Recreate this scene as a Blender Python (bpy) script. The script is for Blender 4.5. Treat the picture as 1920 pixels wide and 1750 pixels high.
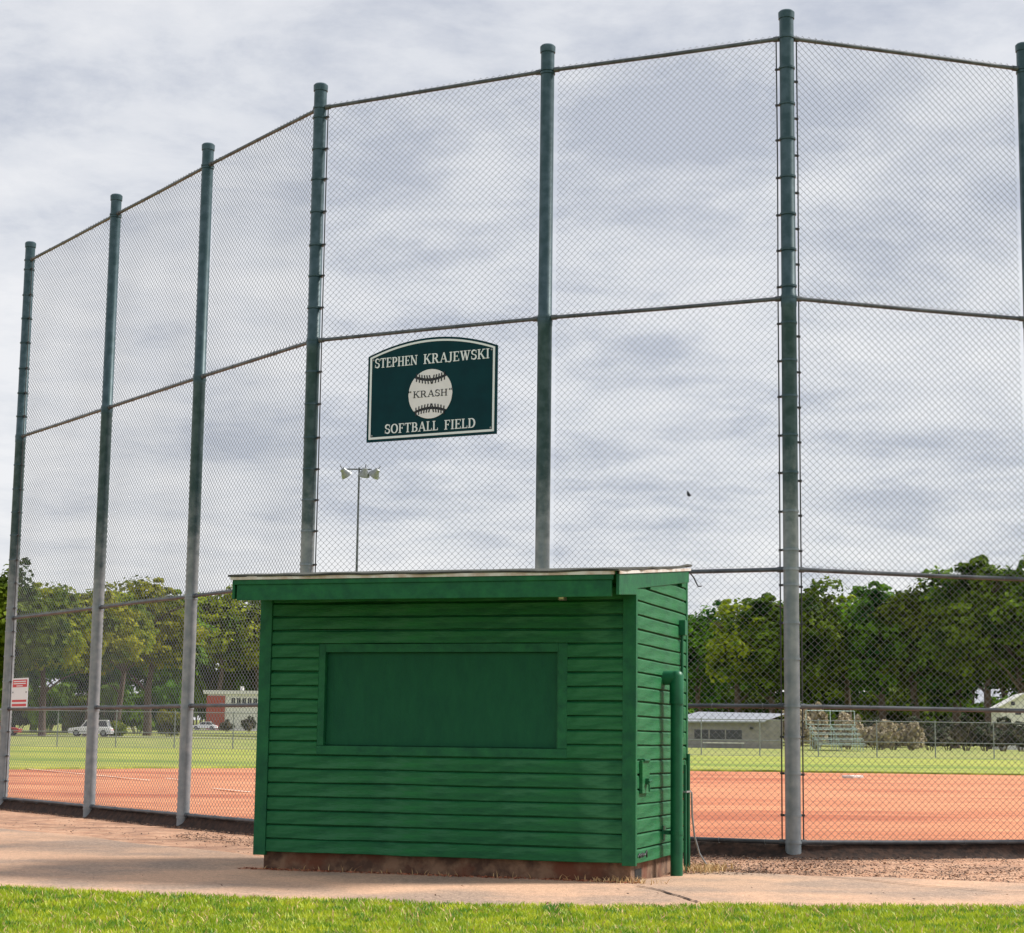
import bpy, math, random
import numpy as np
from mathutils import Vector, Matrix, noise as mnoise
R = math.radians
random.seed(7); rng = np.random.default_rng(11)
for o in list(bpy.data.objects): bpy.data.objects.remove(o)
scn = bpy.context.scene
col = scn.collection

# ------------------------------------------------------------------ camera
PITCH, ROLL, CAMH, FPX = .144743, .013147, 1.1501, 3525.3
cam = bpy.data.cameras.new('camera'); camo = bpy.data.objects.new('camera', cam); col.objects.link(camo)
cp, sp, cr, sr = math.cos(PITCH), math.sin(PITCH), math.cos(ROLL), math.sin(ROLL)
fw = Vector((0, cp, sp)); up0 = Vector((0, -sp, cp)); rt0 = Vector((1, 0, 0))
rt = cr*rt0 + sr*up0; up = -sr*rt0 + cr*up0
M = Matrix((rt, up, -fw)).transposed().to_4x4(); M.translation = (0, 0, CAMH)
camo.matrix_world = M
cam.sensor_fit = 'HORIZONTAL'; cam.sensor_width = 36; cam.lens = FPX/1920*36
cam.clip_start = .1; cam.clip_end = 3000
scn.camera = camo

# ------------------------------------------------------------------ sky and sun
SUN_EL, SUN_AZ = 46, 74           # degrees; azimuth from +Y towards +X
w = bpy.data.worlds.new('World'); scn.world = w; w.use_nodes = True
wn = w.node_tree; wn.nodes.clear()
def N(nt, t, **kw):
    n = nt.nodes.new(t)
    for k, v in kw.items():
        if k in n.inputs: n.inputs[k].default_value = v
        else: setattr(n, k, v)
    return n
out = N(wn, 'ShaderNodeOutputWorld'); bg = N(wn, 'ShaderNodeBackground'); bg.inputs[1].default_value = .1
sky = N(wn, 'ShaderNodeTexSky', sky_type='NISHITA', sun_disc=False)
sky.sun_elevation = R(SUN_EL); sky.sun_rotation = R(SUN_AZ)
tc = N(wn, 'ShaderNodeTexCoord'); sx = N(wn, 'ShaderNodeSeparateXYZ')
wn.links.new(tc.outputs['Generated'], sx.inputs[0])
def mth(nt, op, a, b=None, clamp=False):
    n = nt.nodes.new('ShaderNodeMath'); n.operation = op; n.use_clamp = clamp
    for i, v in enumerate((a, b)):
        if v is None: continue
        if isinstance(v, (int, float)): n.inputs[i].default_value = v
        else: nt.links.new(v, n.inputs[i])
    return n.outputs[0]
zz = mth(wn, 'ADD', mth(wn, 'ABSOLUTE', sx.outputs[2]), .13)
cx = N(wn, 'ShaderNodeCombineXYZ')
wn.links.new(mth(wn, 'DIVIDE', sx.outputs[0], zz), cx.inputs[0]); wn.links.new(mth(wn, 'DIVIDE', sx.outputs[1], zz), cx.inputs[1])
n1 = N(wn, 'ShaderNodeTexNoise', Scale=3.6, Detail=10.0, Roughness=.62, Distortion=.15)
n2 = N(wn, 'ShaderNodeTexNoise', Scale=.75, Detail=3.0, Roughness=.5)
mp = N(wn, 'ShaderNodeMapping'); mp.inputs['Location'].default_value = (7.3, 4.2, 2.4); mp.inputs['Scale'].default_value = (1.0, 1.0, 1)
wn.links.new(cx.outputs[0], mp.inputs[0]); wn.links.new(mp.outputs[0], n1.inputs['Vector']); wn.links.new(mp.outputs[0], n2.inputs['Vector'])
f = mth(wn, 'ADD', mth(wn, 'MULTIPLY', n1.outputs[0], .62), mth(wn, 'MULTIPLY', n2.outputs[0], .45))
rp = N(wn, 'ShaderNodeValToRGB'); wn.links.new(f, rp.inputs[0])
e = rp.color_ramp.elements
e[0].position = .41; e[0].color = (.54, .57, .645, 1)
e[1].position = .64; e[1].color = (.865, .865, .88, 1)
m_ = e.new(.515); m_.color = (.735, .75, .79, 1)
gain = N(wn, 'ShaderNodeMix', data_type='RGBA', blend_type='MULTIPLY'); gain.inputs[0].default_value = 1
wn.links.new(rp.outputs[0], gain.inputs[6]); gain.inputs[7].default_value = (10.0, 10.0, 10.0, 1)
mixs = N(wn, 'ShaderNodeMix', data_type='RGBA'); mixs.inputs[0].default_value = .88
wn.links.new(sky.outputs[0], mixs.inputs[6]); wn.links.new(gain.outputs[2], mixs.inputs[7])
wn.links.new(mixs.outputs[2], bg.inputs[0]); wn.links.new(bg.outputs[0], out.inputs[0])

sl = bpy.data.lights.new('sun', 'SUN'); sl.energy = 5.0; sl.angle = R(12); sl.color = (1, .955, .88)
so = bpy.data.objects.new('sun', sl); col.objects.link(so)
sd = Vector((math.sin(R(SUN_AZ))*math.cos(R(SUN_EL)), math.cos(R(SUN_AZ))*math.cos(R(SUN_EL)), math.sin(R(SUN_EL))))
so.rotation_euler = (-sd).to_track_quat('-Z', 'Y').to_euler(); so.location = (20, 5, 30)
scn.view_settings.view_transform = 'Standard'; scn.view_settings.look = 'None'
scn.view_settings.exposure = .12; scn.view_settings.gamma = 1; scn.view_settings.use_curve_mapping = False
scn.render.engine = 'CYCLES'

# ------------------------------------------------------------------ materials
MATS = {}
def mat(name, base, rough=.7, metal=0, var=None, scale=3, detail=5, stretch=(1, 1, 1), bump=0, bscale=40, spec=.5, coords='Object',
        var2=None, scale2=.6, lo=.4, hi=.6, trans=0, objrand=0, r2=(.48, .64), grain=0, gscale=90):
    if name in MATS: return MATS[name]
    m = bpy.data.materials.new(name); m.use_nodes = True; nt = m.node_tree; b = nt.nodes['Principled BSDF']
    b.inputs['Roughness'].default_value = rough; b.inputs['Metallic'].default_value = metal
    b.inputs['Specular IOR Level'].default_value = spec
    t = N(nt, 'ShaderNodeTexCoord'); mp = N(nt, 'ShaderNodeMapping'); mp.inputs['Scale'].default_value = stretch
    nt.links.new(t.outputs[coords], mp.inputs[0])
    cur = None
    if var is not None:
        n = N(nt, 'ShaderNodeTexNoise', Scale=scale, Detail=detail, Roughness=.6); nt.links.new(mp.outputs[0], n.inputs['Vector'])
        r = N(nt, 'ShaderNodeValToRGB'); r.color_ramp.elements[0].position = lo; r.color_ramp.elements[1].position = hi
        r.color_ramp.elements[0].color = (*base, 1); r.color_ramp.elements[1].color = (*var, 1)
        nt.links.new(n.outputs[0], r.inputs[0]); cur = r.outputs[0]
    if var2 is not None:
        n = N(nt, 'ShaderNodeTexNoise', Scale=scale2, Detail=4.0, Roughness=.6); nt.links.new(mp.outputs[0], n.inputs['Vector'])
        mr = N(nt, 'ShaderNodeMapRange'); mr.inputs[1].default_value = r2[0]; mr.inputs[2].default_value = r2[1]; nt.links.new(n.outputs[0], mr.inputs[0])
        x = N(nt, 'ShaderNodeMix', data_type='RGBA'); nt.links.new(mr.outputs[0], x.inputs[0])
        if cur: nt.links.new(cur, x.inputs[6])
        else: x.inputs[6].default_value = (*base, 1)
        x.inputs[7].default_value = (*var2, 1); cur = x.outputs[2]
    if grain:
        for gs, ga in ((gscale, grain), (gscale*.22, grain*.6)):
            n = N(nt, 'ShaderNodeTexNoise', Scale=gs, Detail=5.0, Roughness=.75); nt.links.new(mp.outputs[0], n.inputs['Vector'])
            mr = N(nt, 'ShaderNodeMapRange'); mr.inputs[1].default_value = .33; mr.inputs[2].default_value = .67; mr.inputs[3].default_value = 1-ga; mr.inputs[4].default_value = 1+ga*.45
            nt.links.new(n.outputs[0], mr.inputs[0])
            x = N(nt, 'ShaderNodeMix', data_type='RGBA', blend_type='MULTIPLY'); x.inputs[0].default_value = 1
            nt.links.new(cur, x.inputs[6]); nt.links.new(mr.outputs[0], x.inputs[7]); cur = x.outputs[2]
    if objrand:
        oi = N(nt, 'ShaderNodeObjectInfo'); hs = N(nt, 'ShaderNodeHueSaturation')
        v = mth(nt, 'ADD', mth(nt, 'MULTIPLY', oi.outputs['Random'], objrand), 1-objrand/2)
        nt.links.new(v, hs.inputs['Value'])
        hu = mth(nt, 'ADD', mth(nt, 'MULTIPLY', oi.outputs['Random'], .05), .475); nt.links.new(hu, hs.inputs['Hue'])
        if cur: nt.links.new(cur, hs.inputs['Color'])
        else: hs.inputs['Color'].default_value = (*base, 1)
        cur = hs.outputs[0]
    if cur: nt.links.new(cur, b.inputs['Base Color'])
    else: b.inputs['Base Color'].default_value = (*base, 1)
    if bump:
        n = N(nt, 'ShaderNodeTexNoise', Scale=bscale, Detail=4.0, Roughness=.65); nt.links.new(mp.outputs[0], n.inputs['Vector'])
        bp = N(nt, 'ShaderNodeBump'); bp.inputs['Strength'].default_value = bump; bp.inputs['Distance'].default_value = .01
        nt.links.new(n.outputs[0], bp.inputs['Height']); nt.links.new(bp.outputs[0], b.inputs['Normal'])
    if trans:
        tr = N(nt, 'ShaderNodeBsdfTranslucent'); ms = N(nt, 'ShaderNodeMixShader'); ms.inputs[0].default_value = trans
        if cur: nt.links.new(cur, tr.inputs[0])
        else: tr.inputs[0].default_value = (*base, 1)
        nt.links.new(b.outputs[0], ms.inputs[1]); nt.links.new(tr.outputs[0], ms.inputs[2]); nt.links.new(ms.outputs[0], nt.nodes['Material Output'].inputs[0])
    MATS[name] = m; return m

mat('green_paint', (.004, .080, .031), .55, spec=.25, var=(.014, .155, .046), scale=6, detail=10, lo=.34, hi=.68, stretch=(.4, .4, 2.0), bump=.5, bscale=34, var2=(.026, .150, .064), scale2=7)
mat('green_trim', (.004, .080, .036), .55, spec=.25, var=(.011, .130, .047), scale=8, detail=9, lo=.36, hi=.66, bump=.35, bscale=40)
mat('green_panel', (.003, .070, .034), .6, spec=.2, var=(.006, .092, .040), scale=14, detail=12, lo=.30, hi=.72, stretch=(1, 1, .35), bump=.25, bscale=70)
mat('pipe_paint', (.006, .095, .045), .42, spec=.3, var=(.010, .125, .055), scale=8, bump=.08)
mat('foundation', (.085, .048, .032), .95, var=(.23, .140, .088), scale=7, detail=9, bump=.8, bscale=18, var2=(.15, .055, .030), scale2=3)
mat('red_soil', (.30, .085, .040), .95, var=(.46, .20, .11), scale=9, bump=.5)
mat('roof_felt', (.03, .032, .03), .95, var=(.07, .075, .06), scale=9, bump=.6, bscale=30)
mat('drip_edge', (.62, .60, .58), .55, var=(.45, .36, .30), scale=6, metal=0)
mat('dark_hole', (.008, .008, .008), .9)
mat('galv', (.30, .32, .335), .42, metal=.35, var=(.22, .24, .255), scale=12, bump=.06)
mat('wire', (.165, .185, .210), .5, metal=.1)
mat('rail_steel', (.045, .056, .068), .42, metal=.1, var=(.09, .105, .12), scale=5, detail=8)
mat('dark_steel', (.05, .055, .06), .5, metal=.4)
mat('rust_dirt_steel', (.30, .25, .22), .6, metal=.3)
mat('sign_green', (.001, .030, .040), .7, var=(.001, .036, .046), scale=4, spec=.15)
mat('sign_white', (.74, .80, .83), .5)
mat('ball_white', (.78, .78, .80), .45, var=(.72, .72, .74), scale=3)
mat('ink', (.012, .014, .02), .5)
mat('sign_red', (.55, .018, .035), .5)
mat('asphalt', (.27, .190, .148), .92, var=(.56, .395, .290), scale=30, detail=12, lo=.33, hi=.66, bump=1.0, bscale=55, var2=(.72, .445, .290), scale2=.62, r2=(.40, .60), grain=.42, gscale=75)
mat('apron_dirt', (.54, .28, .165), .95, var=(.70, .42, .27), scale=5, detail=9, bump=.8, bscale=16, var2=(.40, .22, .14), scale2=1.4, grain=.45, gscale=60)
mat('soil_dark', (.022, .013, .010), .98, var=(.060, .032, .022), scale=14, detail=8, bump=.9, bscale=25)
mat('infield', (.58, .200, .088), .95, var=(.74, .310, .150), scale=1.6, detail=11, lo=.36, hi=.66, stretch=(.35, 1, 1), bump=.9, bscale=7, var2=(.45, .120, .048), scale2=.30, grain=.35, gscale=22)
mat('chalk', (.80, .66, .56), .9, var=(.66, .36, .22), scale=4, lo=.40, hi=.66)
mat('outfield', (.28, .32, .030), .9, var=(.42, .43, .06), scale=1.2, detail=8, stretch=(.3, 1, 1), bump=.6, bscale=12, var2=(.18, .26, .02), scale2=.12, grain=.35, gscale=14)
mat('meadow', (.22, .26, .05), .95, var=(.30, .31, .075), scale=.5, detail=8, bump=.5, bscale=5)
mat('lawn_soil', (.14, .19, .015), .95, var=(.24, .27, .03), scale=9, detail=8, bump=.6, bscale=50)
mat('grass_blade', (.27, .40, .012), .55, var=(.55, .60, .035), scale=3.5, detail=6, trans=.35, var2=(.08, .23, .02), scale2=5)
mat('dry_straw', (.50, .32, .14), .8, var=(.62, .44, .22), scale=20)
mat('litter', (.060, .034, .024), .9, var=(.40, .25, .165), scale=24, detail=2, lo=.46, hi=.76)
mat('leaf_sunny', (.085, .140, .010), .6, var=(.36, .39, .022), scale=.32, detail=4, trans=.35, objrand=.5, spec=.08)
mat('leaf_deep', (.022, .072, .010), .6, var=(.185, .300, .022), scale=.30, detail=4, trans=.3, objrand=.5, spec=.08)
mat('leaf_dry', (.30, .24, .14), .8, var=(.50, .43, .30), scale=1.5, trans=.2)
mat('leaf_hedge', (.035, .055, .02), .8, var=(.16, .13, .075), scale=.8, trans=.2)
mat('bark', (.085, .06, .045), .95, var=(.14, .105, .085), scale=4, bump=.6, bscale=12)
mat('road_grey', (.34, .33, .32), .9, var=(.42, .40, .39), scale=2)
mat('white_paint', (.78, .77, .74), .5, var=(.70, .69, .66), scale=2)
mat('brick_red', (.34, .075, .055), .85, var=(.42, .11, .08), scale=6)
mat('mortar', (.45, .38, .34), .9)
mat('glass_dark', (.02, .024, .03), .12, spec=.8)
mat('grey_siding', (.27, .255, .25), .8, var=(.33, .31, .30), scale=3)
mat('metal_roof', (.36, .38, .42), .35, metal=.3)
mat('aluminium', (.50, .60, .58), .4, metal=.5)
mat('car_white', (.80, .80, .80), .25)
mat('car_red', (.50, .012, .015), .3)
mat('tyre', (.015, .015, .015), .9)
mat('lens', (.75, .75, .7), .15)
mat('concrete', (.42, .40, .37), .9)

# pole colour with shading baked in: dark against the sky above, paler grey below
m = bpy.data.materials.new('pole_baked_shade'); m.use_nodes = True; nt = m.node_tree; b = nt.nodes['Principled BSDF']
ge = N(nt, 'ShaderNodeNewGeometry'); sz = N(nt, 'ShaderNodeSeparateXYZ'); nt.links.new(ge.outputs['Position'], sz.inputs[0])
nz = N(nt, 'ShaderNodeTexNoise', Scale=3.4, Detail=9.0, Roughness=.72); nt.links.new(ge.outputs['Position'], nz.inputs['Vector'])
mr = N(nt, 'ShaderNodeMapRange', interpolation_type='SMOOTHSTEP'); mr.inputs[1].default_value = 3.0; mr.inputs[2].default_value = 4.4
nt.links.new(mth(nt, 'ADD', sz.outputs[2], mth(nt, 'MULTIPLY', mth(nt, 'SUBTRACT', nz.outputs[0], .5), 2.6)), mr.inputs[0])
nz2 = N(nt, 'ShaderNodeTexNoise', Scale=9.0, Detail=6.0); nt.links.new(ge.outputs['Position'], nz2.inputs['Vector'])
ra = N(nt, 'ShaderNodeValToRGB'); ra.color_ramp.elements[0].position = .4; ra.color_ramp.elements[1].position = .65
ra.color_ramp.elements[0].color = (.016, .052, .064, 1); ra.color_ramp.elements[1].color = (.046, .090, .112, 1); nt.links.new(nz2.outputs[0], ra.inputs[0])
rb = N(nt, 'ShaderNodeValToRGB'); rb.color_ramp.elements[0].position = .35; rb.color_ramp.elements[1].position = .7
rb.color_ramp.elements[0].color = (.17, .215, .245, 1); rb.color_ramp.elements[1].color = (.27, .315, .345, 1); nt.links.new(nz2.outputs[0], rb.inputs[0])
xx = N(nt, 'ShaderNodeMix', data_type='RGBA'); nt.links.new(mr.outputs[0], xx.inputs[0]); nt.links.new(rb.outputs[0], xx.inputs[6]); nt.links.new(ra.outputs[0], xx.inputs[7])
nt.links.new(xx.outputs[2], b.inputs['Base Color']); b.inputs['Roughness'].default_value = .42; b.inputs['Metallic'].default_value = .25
MATS['pole_baked_shade'] = m

# ------------------------------------------------------------------ mesh helpers
class MB:
    def __init__(s): s.v = []; s.f = []
    def poly(s, pts, faces):
        k = len(s.v); s.v += [tuple(p) for p in pts]; s.f += [tuple(i+k for i in f) for f in faces]; return s
    def box(s, x0, x1, y0, y1, z0, z1):
        return s.poly([(x0,y0,z0),(x1,y0,z0),(x1,y1,z0),(x0,y1,z0),(x0,y0,z1),(x1,y0,z1),(x1,y1,z1),(x0,y1,z1)],
                      [(0,3,2,1),(4,5,6,7),(0,1,5,4),(1,2,6,5),(2,3,7,6),(3,0,4,7)])
    def tube(s, pts, rad, n=8, cap=True):
        pts = [Vector(p) for p in pts]; k = len(s.v); L = len(pts)
        rads = rad if isinstance(rad, (list, tuple)) else [rad]*L
        ref = None
        for i, p in enumerate(pts):
            t = (pts[min(i+1, L-1)] - pts[max(i-1, 0)]).normalized()
            if ref is None: ref = Vector((1,0,0)) if abs(t.x) < .8 else Vector((0,1,0))
            a = (ref - t*ref.dot(t)).normalized(); c = t.cross(a); ref = a
            for j in range(n):
                q = 2*math.pi*j/n; s.v.append(tuple(p + (a*math.cos(q) + c*math.sin(q))*rads[i]))
        for i in range(L-1):
            for j in range(n):
                s.f.append((k+i*n+j, k+i*n+(j+1)%n, k+(i+1)*n+(j+1)%n, k+(i+1)*n+j))
        if cap:
            s.f.append(tuple(k+j for j in reversed(range(n)))); s.f.append(tuple(k+(L-1)*n+j for j in range(n)))
        return s
    def lathe(s, prof, n=20, c=(0,0)):
        k = len(s.v)
        for r, z in prof:
            for j in range(n): s.v.append((c[0]+r*math.cos(2*math.pi*j/n), c[1]+r*math.sin(2*math.pi*j/n), z))
        for i in range(len(prof)-1):
            for j in range(n): s.f.append((k+i*n+j, k+i*n+(j+1)%n, k+(i+1)*n+(j+1)%n, k+(i+1)*n+j))
        s.f.append(tuple(k+j for j in reversed(range(n)))); s.f.append(tuple(k+(len(prof)-1)*n+j for j in range(n)))
        return s
    def prism(s, poly, a0, a1, axis='y'):
        """polygon given in the two other axes, extruded along axis from a0 to a1"""
        n = len(poly); P = []
        for a in (a0, a1):
            for p, q in poly:
                P.append({'y': (p, a, q), 'x': (a, p, q), 'z': (p, q, a)}[axis])
        F = [tuple(range(n)), tuple(reversed(range(n, 2*n)))] + [(i, i+n, (i+1) % n + n, (i+1) % n) for i in range(n)]
        return s.poly(P, F)
    def mesh(s, name, m, smooth=False, fix=True):
        me = bpy.data.meshes.new(name); me.from_pydata(s.v, [], s.f)
        if fix:
            import bmesh
            bm = bmesh.new(); bm.from_mesh(me); bmesh.ops.recalc_face_normals(bm, faces=bm.faces); bm.to_mesh(me); bm.free()
        me.materials.append(MATS[m])
        if smooth: smooth_mesh(me)
        return me
    def build(s, name, m, parent=None, loc=None, smooth=False, fix=True):
        return link(name, s.mesh(name, m, smooth, fix), parent, loc)
def smooth_mesh(me, ang=40):
    me.polygons.foreach_set('use_smooth', [True]*len(me.polygons))
    try: me.set_sharp_from_angle(angle=R(ang))
    except Exception: pass
def link(name, me, parent=None, loc=None):
    o = bpy.data.objects.new(name, me); col.objects.link(o)
    if parent: o.parent = parent
    if loc is not None: o.location = loc
    return o
def bevel(o, wd=.006, seg=2):
    b = o.modifiers.new('bevel', 'BEVEL'); b.width = wd; b.segments = seg; b.limit_method = 'ANGLE'; return o
def tag(o, label=None, cat=None, group=None, kind=None):
    for k, v in (('label', label), ('category', cat), ('group', group), ('kind', kind)):
        if v: o[k] = v
    return o
def empty(name, loc, rz=0, label=None, cat=None, group=None):
    o = bpy.data.objects.new(name, None); col.objects.link(o); o.location = loc; o.rotation_euler.z = rz; o.empty_display_size = .3
    return tag(o, label, cat, group)
def copy_tree(o, parent=None):
    c = o.copy(); col.objects.link(c); c.parent = parent
    for ch in o.children: copy_tree(ch, c)
    return c
def np_mesh(name, V, F, m):
    me = bpy.data.meshes.new(name); V = np.asarray(V, np.float32); F = np.asarray(F, np.int32); k = F.shape[1]
    me.vertices.add(len(V)); me.vertices.foreach_set('co', V.ravel())
    me.loops.add(F.size); me.loops.foreach_set('vertex_index', F.ravel())
    me.polygons.add(len(F)); me.polygons.foreach_set('loop_start', np.arange(0, F.size, k, dtype=np.int32))
    me.update(calc_edges=True); me.materials.append(MATS[m]); return me

# ------------------------------------------------------------------ plan of the place
POSTS = [(-7.968,30.1),(-5.976,27.293),(-4.206,24.796),(-2.429,22.366),(.353,20.951),(2.964,19.823),(5.819,20.706),(8.70,21.60)]
H_B, H_1, H_2, H_3, H_T, H_P = .144, 1.544, 2.980, 5.918, 8.854, 9.155
def y_fence(x):
    xs = [-60]+[p[0] for p in POSTS]+[60]; ys = [30.1]+[p[1] for p in POSTS]+[38]
    return float(np.interp(x, xs, ys))
def z0(y): return float(np.interp(y, [20,30,40,55,99,115,200,350,700,1500], [.135,.19,.26,.345,.46,.92,1.0,2.4,6,14]))
def y_edge(x): return float(np.interp(x, [-40,-20,-12.3,-7,5.4,14.6,40], [36,42,46,51.5,55.2,55.1,50]))
def y_lawn(x): return float(np.interp(x, [-30,-12,-3.86,-1.82,.04,1.73,3.82,12,30], [18.5,16.1,14.18,13.48,13.14,13.38,13.68,14.5,16.5]))
def nz_(x, y, s, seed=0): return mnoise.noise(Vector((x*s+seed, y*s-seed, seed*1.7)))
def sheet(name, xs, rows, zf, m, label_kind='structure', smooth=True):
    """columns xs, for each a list of y values rows(x); z from zf(x,y,i)"""
    V = []; F = []; nr = None
    for x in xs:
        r = rows(x); nr = len(r)
        for i, y in enumerate(r): V.append((x, y, zf(x, y, i)))
    for a in range(len(xs)-1):
        for i in range(nr-1): F.append((a*nr+i, (a+1)*nr+i, (a+1)*nr+i+1, a*nr+i+1))
    me = bpy.data.meshes.new(name); me.from_pydata(V, [], F); me.materials.append(MATS[m])
    if smooth: me.polygons.foreach_set('use_smooth', [True]*len(me.polygons))
    o = link(name, me); tag(o, kind=label_kind); return o

# big ground to the horizon
gy = [-60,-20,0,20,35,45,55,70,85,99,107,115,130,150,175,200,240,280,320,350,420,500,700,1000,1500]
sheet('ground', np.linspace(-900, 900, 61), lambda x: gy, lambda x, y, i: (-.09 if y <= 35 else z0(y)-.06), 'meadow')
# orange clay infield, a little higher than the ground outside the fence
xi = np.unique(np.concatenate([np.linspace(-40,-12,15), np.linspace(-12,12,97), np.linspace(12,40,15)]))
def rows_in(x):
    a, b_ = y_fence(x)+.10, y_edge(x)
    return [a + (b_-a)*(i/40)**1.5 for i in range(41)]
sheet('infield_dirt', xi, rows_in, lambda x, y, i: z0(y)+.012*nz_(x, y, .6, 3)+.006*nz_(x, y, 2.5, 5)-(.03 if i == 0 else 0), 'infield')
# outfield turf with a lip standing above the clay
xo = np.unique(np.concatenate([np.linspace(-110,-16,30), np.linspace(-16,18,140), np.linspace(18,110,30)]))
def rows_out(x):
    a = y_edge(x)+.55*nz_(x, 0, .35, 5)+.22*nz_(x, 0, 1.7, 9)+.05*nz_(x, 0, 6, 2)
    return [a, a, a+.12] + [a+.12+(99.6-a-.12)*(i/22) for i in range(1, 23)]
sheet('outfield_grass', xo, rows_out, lambda x, y, i: z0(y)+(-.02 if i == 0 else .055+.01*nz_(x, y, 1.1, 4)), 'outfield')
# bare earth outside the fence
xa = np.unique(np.concatenate([np.linspace(-30,-8,23), np.linspace(-8,7,151), np.linspace(7,30,24)]))
def rows_ap(x):
    b_ = y_fence(x)-.05; a = min(12.5, b_-3)
    return [a+(b_-a)*i/60 for i in range(61)]
sheet('bare_earth', xa, rows_ap, lambda x, y, i: .009*nz_(x, y, 1.1, 2)+.008*nz_(x, y, 3.7, 8)-.022, 'apron_dirt')
# shaded cut bank below the bottom rail
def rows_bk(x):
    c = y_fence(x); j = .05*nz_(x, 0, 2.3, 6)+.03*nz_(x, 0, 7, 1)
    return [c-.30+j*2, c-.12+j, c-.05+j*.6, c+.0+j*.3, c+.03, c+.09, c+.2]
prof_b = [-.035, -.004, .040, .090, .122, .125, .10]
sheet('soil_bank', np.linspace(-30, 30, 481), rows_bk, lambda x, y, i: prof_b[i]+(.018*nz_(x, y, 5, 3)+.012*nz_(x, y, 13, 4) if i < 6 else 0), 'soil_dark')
# worn asphalt path with sand washed over it
xp = np.unique(np.concatenate([np.linspace(-26,-7,20), np.linspace(-7,6.5,200), np.linspace(6.5,26,20)]))
def y_pathtop(x): return float(np.interp(x, [-26,-6.55,-4.6,-2.57,-1.4,.6,1.2,1.83,3.36,4.54,8,26], [27.5,24.4,21.9,19.2,17.6,16.2,16.6,17.6,17.1,16.5,16.2,18]))
def rows_pt(x):
    a = y_lawn(x)-.5; b_ = y_pathtop(x)+.22*nz_(x, 0, .9, 7)+.10*nz_(x, 0, 3.1, 5)
    return [a+(b_-a)*i/30 for i in range(31)]
sheet('asphalt_path', xp, rows_pt, lambda x, y, i: (.004+.005*nz_(x, y, .8, 6)) if i < 29 else (-.004 if i == 29 else -.05), 'asphalt')
# near lawn
xl = np.linspace(-26, 26, 261)
def rows_lw(x):
    b_ = y_lawn(x)+.16*nz_(x, 0, 1.6, 3)+.11*nz_(x, 0, 5.5, 8)
    return [b_-28+28*(i/30)**.5 for i in range(30)]+[b_-.06, b_]
sheet('lawn', xl, rows_lw, lambda x, y, i: (.022 if i < 31 else -.01)+.008*nz_(x, y, 1.2, 1), 'lawn_soil')

def blades(name, P, hmin, hmax, wd, m, lean=.5, kind='stuff', label=None, cat=None):
    n = len(P); a = rng.uniform(0, 2*np.pi, n); h = rng.uniform(hmin, hmax, n); l = rng.uniform(.1, lean, n)*h; b2 = rng.uniform(0, 2*np.pi, n)
    d = np.stack([np.cos(a), np.sin(a), np.zeros(n)], 1)*(wd*rng.uniform(.6, 1.3, n))[:, None]
    tip = P + np.stack([np.cos(b2)*l, np.sin(b2)*l, h], 1)
    mid = P + np.stack([np.cos(b2)*l*.35, np.sin(b2)*l*.35, h*.6], 1)
    V = np.stack([P-d, P+d, mid+d*.8, mid-d*.8, tip], 1).reshape(-1, 3)
    k = np.arange(n)[:, None]*5
    F = np.concatenate([k+np.array([[0,1,2]]), k+np.array([[0,2,3]]), k+np.array([[3,2,4]])])
    o = link(name, np_mesh(name, V, F, m)); tag(o, label, cat, kind=kind); return o
n = 170000
gx = rng.uniform(-6.5, 6.8, n); edge = np.array([y_lawn(x)+.16*nz_(x, 0, 1.6, 3)+.11*nz_(x, 0, 5.5, 8) for x in gx])
gyy = edge+.03-4.6*rng.random(n)**1.15
blades('lawn_grass', np.stack([gx, gyy, np.full(n, .018)], 1), .016, .050, .0045, 'grass_blade', .9, label='short bright green mown grass along the path edge', cat='grass')

# ------------------------------------------------------------------ backstop fence
bs = empty('backstop_fence', (POSTS[3][0], POSTS[3][1], 0), 0, 'tall chain link backstop fence with steel posts curving behind the green shed', 'fence')
B0 = Vector((POSTS[3][0], POSTS[3][1], 0))
PR = .082
post_me = MB().lathe([(PR, -.3), (PR, H_3-.10), (PR+.004, H_3-.09), (PR+.004, H_3+.03), (PR-.003, H_3+.04), (PR-.003, H_P-.03)], 24).mesh('post', 'pole_baked_shade', True)
cap_me = MB().lathe([(PR+.006, H_P-.085), (PR+.008, H_P-.03), (PR+.008, H_P-.012), (PR*.9, H_P+.006), (PR*.4, H_P+.014), (.005, H_P+.016)], 24).mesh('post_cap', 'pole_baked_shade', True)
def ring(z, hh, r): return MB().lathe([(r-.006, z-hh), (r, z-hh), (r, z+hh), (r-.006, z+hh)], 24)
band_me = ring(0, .011, PR+.007).mesh('band', 'pole_baked_shade', True)
bolt = MB(); bolt.box(PR+.003, PR+.05, -.008, .008, -.012, .012); bolt.tube([(PR+.036, -.022, 0), (PR+.036, .024, 0)], .009, 6); bolt_me = bolt.mesh('bolt', 'dark_steel')
TERM = {0: (+1,), 3: (+1,), 5: (-1, 1)}
def pdir(i, s):
    a = Vector(POSTS[i]); b_ = Vector(POSTS[i+s]); return (b_-a).normalized()
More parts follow.
